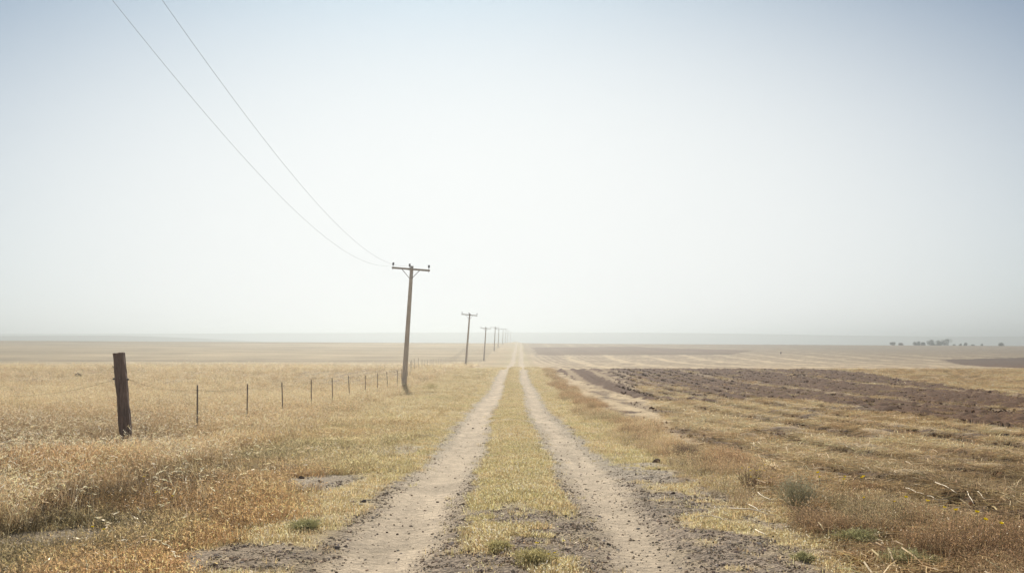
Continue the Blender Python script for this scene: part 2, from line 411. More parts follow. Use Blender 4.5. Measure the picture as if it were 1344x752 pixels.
# ------------------------------------------------------------------ mesh helpers
class MB:
    def __init__(s): s.v = []; s.f = []; s.c = []
    def add(s, vs, fs, c=(1, 1, 1)):
        o = len(s.v); s.v += [tuple(p) for p in vs]; s.f += [tuple(o + i for i in f) for f in fs]; s.c += [c] * len(vs)
    def tube(s, pts, radii, n=6, c=(1, 1, 1), cap=True):
        pts = [Vector(p) for p in pts]; vs = []; k = len(pts)
        if isinstance(radii, (int, float)): radii = [radii] * k
        for i, p in enumerate(pts):
            t = (pts[min(i + 1, k - 1)] - pts[max(i - 1, 0)]).normalized()
            a = t.orthogonal() if i == 0 else (a - t * a.dot(t))
            a = a.normalized(); b = t.cross(a)
            for j in range(n):
                q = 2 * math.pi * j / n
                vs.append(p + (a * math.cos(q) + b * math.sin(q)) * radii[i])
        fs = [(i * n + j, i * n + (j + 1) % n, (i + 1) * n + (j + 1) % n, (i + 1) * n + j) for i in range(k - 1) for j in range(n)]
        if cap: fs += [tuple(range(n - 1, -1, -1)), tuple((k - 1) * n + j for j in range(n))]
        s.add(vs, fs, c)
    def blade(s, p, az, length, width, lean, curl, seg=3, c=(1, 1, 1)):
        p = Vector(p); dirh = Vector((math.cos(az), math.sin(az), 0)); side = Vector((-math.sin(az), math.cos(az), 0))
        vs = []; q = p.copy(); ang = lean
        for i in range(seg + 1):
            w = width * (1 - i / seg) ** .7 * .5
            if i < seg: vs += [q - side * w, q + side * w]
            else: vs.append(q.copy())
            q = q + (dirh * math.sin(ang) + Vector((0, 0, 1)) * math.cos(ang)) * (length / seg); ang += curl / seg
        fs = [(2*i, 2*i+1, 2*i+3, 2*i+2) for i in range(seg - 1)] + [(2*seg-2, 2*seg-1, 2*seg)]
        s.add(vs, fs, c); return vs[-1], ang
    def leaf(s, p, direc, l, w, c=(1, 1, 1)):
        p = Vector(p); t = Vector(direc).normalized(); a = t.cross(Vector((random.gauss(0, 1), random.gauss(0, 1), random.gauss(0, 1)))).normalized()
        s.add([p, p + t * l * .5 + a * w * .5, p + t * l, p + t * l * .5 - a * w * .5], [(0, 1, 2, 3)], c)
    def box(s, lo, hi, mat=None, c=(1, 1, 1)):
        vs = [Vector((x, y, z)) for x in (lo[0], hi[0]) for y in (lo[1], hi[1]) for z in (lo[2], hi[2])]
        if mat: vs = [mat @ v for v in vs]
        s.add(vs, [(0, 1, 3, 2), (4, 6, 7, 5), (0, 4, 5, 1), (2, 3, 7, 6), (0, 2, 6, 4), (1, 5, 7, 3)], c)
    def mesh(s, name, mat, smooth=False):
        me = bpy.data.meshes.new(name); me.from_pydata(s.v, [], s.f)
        a = me.attributes.new('var', 'FLOAT_COLOR', 'POINT')
        a.data.foreach_set('color', np.array([(*c, 1) for c in s.c], np.float32).ravel())
        me.materials.append(mat)
        if smooth: me.polygons.foreach_set('use_smooth', np.ones(len(me.polygons), bool))
        me.update(); return me
    def build(s, name, mat, parent=None, smooth=False):
        o = bpy.data.objects.new(name, s.mesh(name, mat, smooth)); COL.objects.link(o)
        if parent: o.parent = parent
        return o

def tag(o, label, cat, group=None):
    o['label'] = label; o['category'] = cat
    if group: o['group'] = group
    return o
def empty(name, loc=(0, 0, 0), rz=0.0):
    o = bpy.data.objects.new(name, None); COL.objects.link(o); o.location = loc; o.rotation_euler = (0, 0, rz); o.empty_display_size = .1
    return o
def copy_tree(o, parent=None):
    c = o.copy(); COL.objects.link(c)
    if parent: c.parent = parent
    for ch in list(o.children): copy_tree(ch, c)
    return c
def gz(x, y): return float(ground_z(np.array([x]), np.array([y]))[0])

def lump(rad, seed, detail=2, rough=.35, flat=.7):
    bm = bmesh.new(); bmesh.ops.create_icosphere(bm, subdivisions=detail, radius=1)
    rs = random.Random(seed); ph = [rs.uniform(0, 6.3) for _ in range(9)]
    for v in bm.verts:
        p = v.co; k = 1 + rough * (math.sin(2.1 * p.x + ph[0]) * math.sin(2.4 * p.y + ph[1]) + .6 * math.sin(4.3 * p.z + ph[2] + 3 * p.x) * math.sin(4.1 * p.y + ph[3]) + .3 * rs.uniform(-1, 1))
        v.co = Vector((p.x * k, p.y * k, p.z * k * flat)) * rad
    m = MB(); m.add([v.co[:] for v in bm.verts], [[v.index for v in f.verts] for f in bm.faces]); bm.free()
    return m

# ------------------------------------------------------------------ scattered cover (stuff)
NX, NY = px(166, 579)
def proto_collection(name, meshes):
    c = bpy.data.collections.new(name)
    for i, me in enumerate(meshes):
        o = bpy.data.objects.new('%s_clump' % name, me); c.objects.link(o)
    return c

def scatter(name, pts, rot, scl, tint, coll, nvar, label, cat):
    n = len(pts)
    me = bpy.data.meshes.new(name); me.vertices.add(n); me.vertices.foreach_set('co', pts.astype(np.float32).ravel())
    def vec(nm, arr): me.attributes.new(nm, 'FLOAT_VECTOR', 'POINT').data.foreach_set('vector', arr.astype(np.float32).ravel())
    vec('rot', rot); vec('scl', scl)
    me.attributes.new('tint', 'FLOAT_COLOR', 'POINT').data.foreach_set('color', np.concatenate([tint, np.ones((n, 1))], 1).astype(np.float32).ravel())
    me.attributes.new('pick', 'INT', 'POINT').data.foreach_set('value', rng.integers(0, nvar, n).astype(np.int32))
    o = bpy.data.objects.new(name, me); COL.objects.link(o); o['kind'] = 'stuff'; o['label'] = label; o['category'] = cat
    ng = bpy.data.node_groups.new(name + '_scatter', 'GeometryNodeTree')
    ng.interface.new_socket('Geometry', in_out='INPUT', socket_type='NodeSocketGeometry')
    ng.interface.new_socket('Geometry', in_out='OUTPUT', socket_type='NodeSocketGeometry')
    gi, go = ng.nodes.new('NodeGroupInput'), ng.nodes.new('NodeGroupOutput')
    ci = ng.nodes.new('GeometryNodeCollectionInfo'); ci.inputs[0].default_value = coll; ci.inputs['Separate Children'].default_value = True; ci.inputs['Reset Children'].default_value = True
    ip = ng.nodes.new('GeometryNodeInstanceOnPoints'); ip.inputs['Pick Instance'].default_value = True
    def na(nm, t):
        a = ng.nodes.new('GeometryNodeInputNamedAttribute'); a.data_type = t; a.inputs[0].default_value = nm; return a.outputs[0]
    ng.links.new(gi.outputs[0], ip.inputs['Points']); ng.links.new(ci.outputs[0], ip.inputs['Instance'])
    ng.links.new(na('pick', 'INT'), ip.inputs['Instance Index'])
    er = ng.nodes.new('FunctionNodeEulerToRotation'); ng.links.new(na('rot', 'FLOAT_VECTOR'), er.inputs[0]); ng.links.new(er.outputs[0], ip.inputs['Rotation'])
    ng.links.new(na('scl', 'FLOAT_VECTOR'), ip.inputs['Scale']); ng.links.new(ip.outputs[0], go.inputs[0])
    md = o.modifiers.new('scatter', 'NODES'); md.node_group = ng
    return o

def rv(a=.8, b=1.2):
    k = random.uniform(a, b); return (k * random.uniform(.96, 1.04), k, k * random.uniform(.9, 1.1))
def tuft(nb, hmin, hmax, spread, w, lean=.5, curl=.9, heads=0.0, headlen=.05, headw=.008):
    m = MB()
    for _ in range(nb):
        a = random.uniform(0, 6.283); rr_ = spread * math.sqrt(random.random()); az = a + random.gauss(0, .7)
        h = random.uniform(hmin, hmax)
        tip, ang = m.blade((rr_ * math.cos(a), rr_ * math.sin(a), -.01), az, h, w * random.uniform(.7, 1.2), abs(random.gauss(0, lean)), random.uniform(-.1, 1) * curl, 3, rv(.5, 1.45))
        if random.random() < heads:
            d = Vector((math.cos(az) * math.sin(ang), math.sin(az) * math.sin(ang), math.cos(ang)))
            for k in range(3):
                m.leaf(Vector(tip) - d * headlen * .5 + d * headlen * .3 * k, d + Vector((random.gauss(0, .3), random.gauss(0, .3), random.gauss(0, .3))), headlen * .6, headw, rv(1.3, 2.2))
    return m.mesh('tuft', M_DRY)
tall_c = proto_collection('tall_grass', [tuft(24, .20, .50, .12, .0042, .36, 1.4, .6, .07, .0075) for _ in range(6)])
mid_c = proto_collection('mid_grass', [tuft(28, .05, .18, .11, .005, .6, 1.3, .3, .04, .007) for _ in range(5)])
turf_c = proto_collection('turf', [tuft(30, .02, .065, .09, .006, .8, 1.2, .1, .02, .008) for _ in range(5)])
weed_c = proto_collection('weeds', [tuft(20, .12, .36, .10, .0036, .45, .7, .8, .032, .007) for _ in range(5)])
def straw_clump():
    m = MB()
    for _ in range(26):
        a = random.uniform(0, 6.283); q = .16 * math.sqrt(random.random()); az = random.uniform(0, 6.283); l = random.uniform(.05, .30)
        z = random.uniform(.004, .045); dz = random.gauss(0, .02)
        p = Vector((q * math.cos(a), q * math.sin(a), z)); e = p + Vector((math.cos(az) * l, math.sin(az) * l, dz)); c = rv(.45, 1.5)
        sd = Vector((-math.sin(az), math.cos(az), random.uniform(-.6, .6))).normalized() * random.uniform(.0018, .0052)
        mid = (p + e) / 2 + Vector((0, 0, random.uniform(0, .015)))
        m.add([p - sd, p + sd, mid + sd, mid - sd, e + sd, e - sd], [(0, 1, 2, 3), (3, 2, 4, 5)], c)
    for _ in range(5):
        a = random.uniform(0, 6.283); q = .14 * math.sqrt(random.random())
        m.blade((q * math.cos(a), q * math.sin(a), 0), random.uniform(0, 6.28), random.uniform(.06, .14), .005, random.uniform(0, .4), .2, 2, rv(.7, 1.2))
    return m.mesh('straw', M_STRAW)
def seed_stalk():
    m = MB()
    for _ in range(4):
        a = random.uniform(0, 6.283); az = random.uniform(0, 6.283); h = random.uniform(.30, .62)
        tip, ang = m.blade((.09 * math.cos(a), .09 * math.sin(a), 0), az, h, .0035, random.uniform(0, .3), random.uniform(.6, 2.0), 5, rv(.7, 1.1))
        d = Vector((math.cos(az) * math.sin(ang), math.sin(az) * math.sin(ang), math.cos(ang)))
        for k in range(4): m.leaf(Vector(tip) - d * .06 + d * .022 * k, d + Vector((random.gauss(0, .25), random.gauss(0, .25), random.gauss(0, .25))), .045, .009, rv(1.0, 1.5))
    return m.mesh('seed_stalk', M_DRY)
stalk_c = proto_collection('seed_stalks', [seed_stalk() for _ in range(6)])
straw_c = proto_collection('straw', [straw_clump() for _ in range(6)])
stone_meshes = []
for i in range(7):
    l_ = lump(1, 300 + i, 1, .3, random.uniform(.55, .85)); stone_meshes.append(l_.mesh('pebble', M_STONE_I))
stone_c = proto_collection('pebbles', stone_meshes)

def finish(x, d, scale, tintc, lift=0.0, flatten=False, jitter=.12):
    n = len(x)
    z = ground_z(x, d) + lift
    pts = np.stack([x, d, z], -1)
    rot = np.stack([rng.normal(0, jitter, n), rng.normal(0, jitter, n), rng.uniform(0, 6.283, n)], -1)
    if np.ndim(scale) == 1: scale = np.repeat(scale[:, None], 3, 1)
    tintc = tintc * np.clip(rng.normal(1, .24, (n, 1)), .45, 1.7) * rng.normal(1, .03, (n, 3))
    return pts, rot, scale, np.clip(tintc, .01, 1)
def logd(n, a, b): return np.exp(rng.uniform(math.log(a), math.log(b), n))

# tall dry grass on the left
n = 190000; d = logd(n, 5.2, 170); s = rng.uniform(-.72, -.02, n); x = s * (d + 1.5)
Z = zones(x, d); keep = rng.random(n) < Z['tall'] * np.clip(-.25 + fbm(x, d, .7, 21, 4) * 1.9, .06, 1) * (1 - .85 * Z['bare']) * (1 - .9 * Z['rows']) * (.55 + .45 * (Z['r'] > -9))
x, d, Z = x[keep], d[keep], zones(x[keep], d[keep])
foot = np.exp(-(((x - NX - .5) / 1.7) ** 2 + ((d - NY + 2.8) / 3.2) ** 2))
hs = (.40 + .95 * fbm(x, d, .45, 22, 4)) * (1 - .86 * foot) * rng.uniform(.7, 1.15, len(x)) * (1 + np.clip(d - 25, 0, 120) * .004) * np.where(Z['r'] < -8.2, .8, .88)
wd_ = hs * (1 + np.clip(d - 20, 0, 150) * .02)
t = np.clip(fbm(x, d, .3, 23, 3) * 2.2 - .6, 0, 1)
tin = mixc(np.zeros((len(x), 3)) + np.array((.55, .405, .235)), np.array((.38, .24, .12)), t * sstep(50, 15, d)); tin = mixc(tin, np.array((.68, .54, .34)), rng.random(len(x)) ** 2 * .7)
tin = tin * (1 - .60 * sstep(4.8, 8.5, -x + (d - 14) * -.06) * sstep(45, 14, d))[:, None]  # light falloff towards the left edge put into the tint
tin = tin * np.where(rng.random(len(x)) < .16, .5, 1.0)[:, None]
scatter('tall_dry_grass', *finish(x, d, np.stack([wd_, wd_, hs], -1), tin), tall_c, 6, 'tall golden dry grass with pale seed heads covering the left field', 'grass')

# thin stalks with pale nodding heads standing above the grass
n = 26000; d = logd(n, 6.5, 60); x = rng.uniform(-.66, -.06, n) * (d + 1.5)
Z = zones(x, d); keep = rng.random(n) < np.clip(Z['tall'] * .9 + Z['mid'] * .06, 0, 1) * np.clip(-.5 + fbm(x, d, .6, 51, 4) * 2.0, .03, 1)
x, d = x[keep], d[keep]
hs = (.65 + .5 * fbm(x, d, .5, 52, 3)) * np.where((np.abs(x - NX - .4) < 1.3) & (d < NY) & (d > NY - 5), .5, 1.0)
scatter('seed_stalks', *finish(x, d, hs, np.zeros((len(x), 3)) + np.array((.72, .58, .38))), stalk_c, 6, 'sparse pale nodding seed stalks above the dry grass at left', 'grass')

# knee-low grass between the tall grass and the track
n = 120000; d = logd(n, 5, 130); s = rng.uniform(-.75, .02, n); x = s * (d + 1.5); x = np.where(rng.random(n) < .5, -1.4 - rng.random(n) * 5.5, x)
Z = zones(x, d); keep = rng.random(n) < Z['mid'] * (1 - .8 * Z['tall']) * (1 - Z['gravel']) * np.clip(-.35 + fbm(x, d, 1.0, 25, 4) * 2.0, .05, 1) * (1 - .5 * sstep(2.4, 4, -x) * sstep(16, 9, d))
x, d = x[keep], d[keep]; Z = zones(x, d)
hs = .55 + .8 * fbm(x, d, .6, 26, 3); wd_ = 1 + np.clip(d - 15, 0, 150) * .015
t = np.clip(fbm(x, d, .45, 27, 3) * 2.4 - .7, 0, 1)
tin = mixc(np.zeros((len(x), 3)) + np.array((.62, .475, .27)), np.array((.47, .31, .155)), t * sstep(40, 8, d)); tin = mixc(tin, np.array((.38, .36, .20)), Z['green'] * .45 * (x > -5))
tin = tin * (1 - .74 * sstep(2.0, 4.8, -x) * sstep(28, 9, d))[:, None]  # falloff of light to the left and near end painted into the tint
tin = tin * np.where(rng.random(len(x)) < .14, .5, 1.0)[:, None]
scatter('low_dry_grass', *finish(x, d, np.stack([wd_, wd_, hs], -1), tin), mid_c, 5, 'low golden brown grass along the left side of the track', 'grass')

# short turf in the middle of the track and on its shoulders
n = 150000; d = logd(n, 4.6, 150); q = rng.random(n)
x = np.where(q < .4, rng.uniform(-.8, .8, n), np.where(q < .72, rng.uniform(-4.6, -1.3, n), rng.uniform(1.3, 3.6, n))) + xc(d)
Z = zones(x, d); keep = rng.random(n) < (1 - np.clip(Z['gravel'] * 1.6, 0, .985)) * (1 - Z['core']) * (1 - Z['mid'] * .7) * np.clip(-.42 + fbm(x, d, 1.9, 29, 4) * 2.1, .04, 1)
x, d = x[keep], d[keep]; Z = zones(x, d)
hs = .55 + .9 * fbm(x, d, 1.1, 30, 3); wd_ = 1 + np.clip(d - 12, 0, 150) * .012
tin = mixc(np.zeros((len(x), 3)) + np.array((.73, .575, .325)), np.array((.46, .43, .20)), np.clip(Z['green'] * .42 + rng.normal(0, .25, len(x)), 0, .9))
tin = mixc(tin, np.array((.66, .50, .28)), .7 * sstep(.5, .7, fbm(x, d, 2.7, 31, 3)))
scatter('short_turf', *finish(x, d, np.stack([wd_, wd_, hs], -1), tin), turf_c, 5, 'short yellow green turf on the crown and shoulders of the track', 'grass')

EX = [(*px(u, v), q) for u, v, q in ((983, 640, .30), (902, 602, .45), (1046, 668, .34), (1128, 712, .30), (1192, 741, .3), (980, 676, .45), (1070, 674, .2), (1175, 624, .3), (1240, 645, .3), (1212, 655, .35), (1323, 654, .3), (1007, 660, .3))]
def clear(x, d):
    m = np.ones(len(x))
    for a, b, q in EX: m *= sstep(.75, 1.1, np.sqrt(((x - a) / q) ** 2 + ((d - b + .15) / (q * 1.6)) ** 2))
    return m
# weedy strip right of the track and weeds over the stubble
n = 110000; d = logd(n, 4.8, 120); x = np.where(rng.random(n) < .62, 3.0 + rng.normal(0, .8, n), rng.uniform(.05, .7, n) * (d + 2)) + xc(d)
Z = zones(x, d); keep = rng.random(n) < np.clip(Z['weeds'] * (.06 + .50 * sstep(.38, .66, fbm(x, d, 1.1, 33, 4))) * (1 - .6 * np.exp(-((d - 12.5) / 1.6) ** 2)) + .16 * Z['right'] * (fbm(x, d, .45, 34, 3) > .54) * (1 - Z['plough']), 0, 1) * (1 - .9 * Z['ruts']) * clear(x, d)
x, d = x[keep], d[keep]; Z = zones(x, d)
hs = (.35 + .75 * fbm(x, d, 1.3, 35, 3)) * (.55 + .45 * Z['weeds']) * rng.uniform(.6, 1.15, len(x)); wd_ = hs * (1 + np.clip(d - 15, 0, 100) * .014)
tin = mixc(np.zeros((len(x), 3)) + np.array((.46, .34, .205)), np.array((.33, .22, .125)), np.clip(fbm(x, d, .5, 36, 3) * 2.6 - .8, 0, 1)); tin = mixc(tin, np.array((.40, .36, .22)), .5 * (fbm(x, d, .9, 37, 2) > .63))
tin = tin * (1 - .30 * sstep(18, 8, d))[:, None] * np.where(rng.random(len(x)) < .15, .55, 1.0)[:, None]  # near end darkened in the tint to offset the sky fill; rest random
scatter('verge_weeds', *finish(x, d, np.stack([wd_, wd_, hs], -1), tin), weed_c, 5, 'orange tan dry weeds in a strip between the track and the right field', 'weeds')

# straw littering the right field
n = 140000; d = logd(n, 6.0, 110); x = rng.uniform(.1, .74, n) * (d + 2) + 1.6
Z = zones(x, d); keep = rng.random(n) < np.clip(Z['right'] * .18 + Z['straw'] * .65 + .10 * (Z['r'] > 1.7) - Z['plough'] * .62 - Z['soil'] * .35, .025 * (Z['r'] > 1.7), 1)
x, d = x[keep], d[keep]; Z = zones(x, d)
sc_ = rng.uniform(.7, 1.3, len(x)) * (1 + np.clip(d - 12, 0, 100) * .015)
tin = mixc(np.zeros((len(x), 3)) + np.array((.52, .375, .205)), np.array((.86, .68, .42)), Z['straw'] * .8)
tin = tin * (1 - .38 * sstep(22, 9, d) * sstep(3, 6, x))[:, None]  # straw darkened near the camera, shade put into its colour against the fill
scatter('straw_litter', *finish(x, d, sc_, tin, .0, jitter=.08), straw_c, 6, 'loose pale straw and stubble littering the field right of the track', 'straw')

# gravel
n = 230000; d = logd(n, 4.4, 45); x = np.where(rng.random(n) < .8, rng.uniform(-2.3, 3.4, n), rng.uniform(-.7, -.1, n) * (d + 2)) + xc(d) * 0
Z = zones(x, d); keep = rng.random(n) < np.clip((Z['gravel'] * (1 - Z['core'] * .97) * np.clip(.18 + 1.0 * sstep(15, 9, d), 0, .8) + .008 + .014 * Z['core']) * sstep(45, 22, d), 0, 1)
x, d = x[keep], d[keep]; Z = zones(x, d)
sz = np.clip(rng.lognormal(math.log(.0048), .55, len(x)), .002, .02) * (1 + np.clip(d - 8, 0, 40) * .02)
b = rng.random(len(x)); tin = np.zeros((len(x), 3)) + np.array((.45, .355, .25)); tin = mixc(tin, np.array((.52, .45, .37)), (b > .80) * 1.0); tin = mixc(tin, np.array((.28, .22, .17)), (b < .18) * 1.0)
scatter('track_gravel', *finish(x, d, sz * 1.1, tin, -.10 * sz, jitter=.5), stone_c, 7, 'loose grey gravel on and beside the wheel tracks', 'gravel')

# crumbs of turned earth
n = 90000; d = logd(n, 6, 120); x = rng.uniform(.08, .72, n) * (d + 2) + 1.5
Z = zones(x, d); keep = rng.random(n) < np.clip(Z['plough'] * .8 + Z['soil'] * .16 + Z['right'] * .015, 0, 1) * (Z['r'] > 2)
x, d = x[keep], d[keep]
sz = np.clip(rng.lognormal(math.log(.026), .5, len(x)), .008, .06) * (1 + np.clip(d - 12, 0, 100) * .012)
tin = np.zeros((len(x), 3)) + np.array((.115, .062, .033))
scatter('earth_crumbs', *finish(x, d, sz, tin, 0, jitter=.5), stone_c, 7, 'dark crumbs of turned earth over the ploughed field', 'soil')

# ------------------------------------------------------------------ fence post in front
PH = EYE - 16.5 / F * NY - gz(NX, NY)
def near_post():
    gz0 = gz(NX, NY); e = empty('fence_post', (NX, NY, gz0), R(8))
    tag(e, 'thick dark old timber post leaning in the tall grass at left', 'fence post', 'fence posts')
    bm = bmesh.new(); bmesh.ops.create_cube(bm, size=1)
    for v in bm.verts: v.co = Vector((v.co.x * .235, v.co.y * .17, (v.co.z + .5) * (PH + .3) - .3))
    bmesh.ops.subdivide_edges(bm, edges=[e_ for e_ in bm.edges if abs(e_.verts[0].co.z - e_.verts[1].co.z) > 1], cuts=22)
    bmesh.ops.subdivide_edges(bm, edges=[e_ for e_ in bm.edges if abs(e_.verts[0].co.z - e_.verts[1].co.z) < .01], cuts=4, use_grid_fill=True)
    for v in bm.verts:
        z = v.co.z; n_ = math.sin(z * 7 + v.co.x * 40) * .004 + random.gauss(0, .0025)
        v.co.x += n_ + random.gauss(0, .001); v.co.y += n_
        if z > PH - .06: v.co.z += random.gauss(0, .008) + (.012 if v.co.x > 0 else -.004)
        v.co.x -= .082 * z                                   # leans left
        if abs(v.co.x + .082 * z) > .1: v.co.x += .008 * math.copysign(1, -(v.co.x + .082 * z)) * (z / 1.9)
    m = MB(); m.add([v.co[:] for v in bm.verts], [[v.index for v in f.verts] for f in bm.faces]); bm.free()
    m.build('timber', M_POST, e)
    for sx, z in ((-1, PH - .55), (1, PH - .565)):                   # staples/insulators that carry the wire
        k = MB(); x0 = -.082 * z + sx * .115
        k.tube([(x0 - sx * .01, -.02, z), (x0 + sx * .03, -.02, z + .004), (x0 + sx * .055, -.02, z)], [.012, .02, .012], 8)
        k.build('insulator', M_LINE, e, True)
    k = MB(); k.tube([(-.115, -.10, PH - .53), (-.115, -.08, PH - .53)], .014, 8); k.build('bolt', M_STEEL, e)
    k = MB(); Q = lambda x, z: (x - .03, -.03, z + PH - 1.68)
    k.tube([Q(-.26, 1.42), Q(-.235, 1.37), Q(-.22, 1.35), Q(-.20, 1.31)], .004, 5); k.tube([Q(-.24, 1.375), Q(-.215, 1.40)], .005, 5)
    k.tube([Q(-.26, 1.415), Q(-.225, 1.395), Q(-.20, 1.31), Q(-.12, 1.27)], .0025, 5); k.build('wire_end', M_WIRE, e)
    return e
near_post()

# thin steel posts running back
def fence_x(y): return float(np.interp(y, [0, 20, 23, 65, 75, 100, 150, 300, 420], [NX, NX, -7.4, -7.45, -8.1, -10, -11.8, -15, -16]))
def thin_post():
    e = empty('fence_post')
    m = MB(); m.box((-.017, -.004, -.4), (.017, .004, 1.12)); m.box((-.004, .004, -.4), (.004, .03, 1.12))
    for k in range(7): m.box((-.009, -.012, .25 + k * .13), (.009, -.004, .275 + k * .13))
    m.build('stake', M_STEEL, e)
    k = MB(); k.tube([(-.03, -.012, 1.0), (.03, -.012, 1.0), (.03, .03, 1.0)], .004, 5); k.build('wire_clip', M_WIRE, e)
    return e
ORD = ['first', 'second', 'third', 'fourth', 'fifth', 'sixth', 'seventh', 'eighth', 'ninth', 'tenth', 'eleventh', 'twelfth', 'thirteenth', 'fourteenth']
proto = thin_post(); ys = []
ys = [23.4, 27.8, 32.2, 36.8, 41.2, 45.6, 50.5, 55.1, 59.7, 64.7, 70.5]; y = 77.5
while y < 330: ys.append(y); y += 6.6
fence_pts = []
for i, y in enumerate(ys):
    o = proto if i == 0 else copy_tree(proto)
    x = fence_x(y); z = gz(x, y); sc = 1 if y < 90 else 1.12
    o.location = (x, y, z + (.02 if i else .04)); o.rotation_euler = (R(random.gauss(0, 1.5)), R(random.gauss(0, 2)), R(random.uniform(-15, 15))); o.scale = (1, 1, sc)
    if i < len(ORD): tag(o, '%s thin dark steel post of the fence, counted from the thick timber post' % ORD[i], 'fence post', 'fence posts')
    else: tag(o, 'tiny thin post in the far stretch of fence climbing behind the utility poles', 'fence post', 'fence posts')
    fence_pts.append((x, y, o.location.z + 1.0 * sc))
# strands of wire
def strand(a, b, sag, n=14):
    a, b = Vector(a), Vector(b); return [a.lerp(b, k / n) - Vector((0, 0, sag * 4 * (k / n) * (1 - k / n))) for k in range(n + 1)]
zp = gz(NX, NY)
m = MB(); pts = strand((NX + .06, NY - .02, zp + PH - .565), fence_pts[0], .10)
for k in range(len(fence_pts) - 1): pts += strand(fence_pts[k], fence_pts[k + 1], .05, 4)[1:]
m.tube(pts, .0024, 4); tag(m.build('fence_wire', M_WIRE), 'thin wire running from the timber post back along the steel posts', 'wire')
m = MB(); lx, ly = NX - 3.6, NY + 2.2; m.tube(strand((NX - .2, NY - .02, zp + PH - .55), (lx, ly, gz(lx, ly) + .93), .10), .0024, 4)
tag(m.build('fence_wire', M_WIRE), 'thin sagging wire leaving the timber post towards the left edge', 'wire')

# ------------------------------------------------------------------ utility poles
def utility_pole():
    e = empty('utility_pole'); Ht = 7.95; lean = .066
    def P(z, dx=0, dy=0): return (lean * z + dx, dy, z)
    m = MB(); m.tube([P(z) for z in (-.5, 0, 1, 2.5, 4, 5.5, 7, Ht)], [.185, .18, .17, .158, .145, .132, .12, .112], 14); m.build('pole', M_POLE, e, True)
    za = Ht - .22; c = Vector(P(za, 0, -.16)); ax = Vector((1, 0, -.078)).normalized(); up = Vector((.078, 0, 1)).normalized()
    mt = Matrix((( ax.x, 0, up.x, c.x), (ax.y, 1, up.y, c.y), (ax.z, 0, up.z, c.z), (0, 0, 0, 1)))
    m = MB(); m.box((-1.27, -.05, -.06), (1.21, .05, .06), mt); m.build('crossarm', M_ARM, e)
    m = MB(); m.tube([mt @ Vector((0, -.07, 0)), mt @ Vector((0, .3, 0))], .016, 6); m.build('through_bolt', M_STEEL, e)
    for sx in (-.62, .55):
        m = MB(); m.tube([mt @ Vector((sx, -.055, -.04)), Vector(P(za - .62, .05 * (1 if sx > 0 else -1), -.17))], .022, 6); m.build('brace', M_STEEL, e)
    for sx, nm in ((-1.2, 0), (-.13, 0), (1.13, 0)):
        h0 = .06 if sx != -.13 else .06
        p = mt @ Vector((sx, 0, h0)); k = MB()
        zz = [0, .10, .12, .16, .19, .22, .26, .29, .31]; rr_ = [.014, .014, .055, .075, .055, .07, .06, .045, .01]
        k.tube([p + up * z for z in zz], rr_, 10); k.build('insulator', M_INSUL, e, True)
        q = MB(); q.tube([p - up * .19, p], .013, 6); q.build('pin', M_STEEL, e)
    return e
pole_spec = [(65, 530, 'tall leaning wooden utility pole nearest the camera, three insulators on its crossarm'),
             (150, 611, 'second wooden utility pole, half as tall, right behind the nearest one'),
             (238, 635, 'third utility pole, small, standing just left of the hazy track'),
             (330, 648.5, 'fourth utility pole along the track, its crossarm touching the far hills'),
             (425, 653.6, 'fifth utility pole along the track, pale grey in the haze'),
             (520, 659.5, 'sixth utility pole, faint, on the skyline by the track'),
             (610, 663.2, 'seventh utility pole, very faint, on the skyline by the track'),
             (700, 666.0, 'eighth utility pole, almost lost in the bright haze'),
             (800, 669.6, 'last and palest utility pole, ghostly beside the vanishing track')]
pp = utility_pole(); pole1 = None
for i, (y, u, lab) in enumerate(pole_spec):
    o = pp if i == 0 else copy_tree(pp)
    x = (u - CX) / F * y; o.location = (x, y, gz(x, y)); o.rotation_euler = (0, R(0 if i != 1 else 1.0) - R(.8) * (i > 2), R(random.uniform(-8, 8)) if i else 0)
    if i == 1: o.scale = (.97, .97, 1.02)
    if i > 5: o.scale = (1, 1, 1.08)
    tag(o, lab, 'utility pole', 'utility poles along the track')
# the two power lines overhead
def zl(y): return EYE + 3.98 + .0026 * (y - 46) ** 2
for xa, xb, lab in ((-7.07, -7.72, 'left power line crossing the sky to the nearest utility pole'), (-6.20, -6.60, 'right power line crossing the sky to the nearest utility pole')):
    m = MB(); Y = [-18 + 83 * k / 90 for k in range(91)]
    pts = [(xa + (xb - xa) * (y - 14) / 51, y - .0, zl(y) - (zl(65) - EYE - 4.93) * max(0, (y - 46) / 19)) for y in Y]
    m.tube(pts, .0037, 5); tag(m.build('power_line', M_LINE, None, True), lab, 'cable', 'power lines')

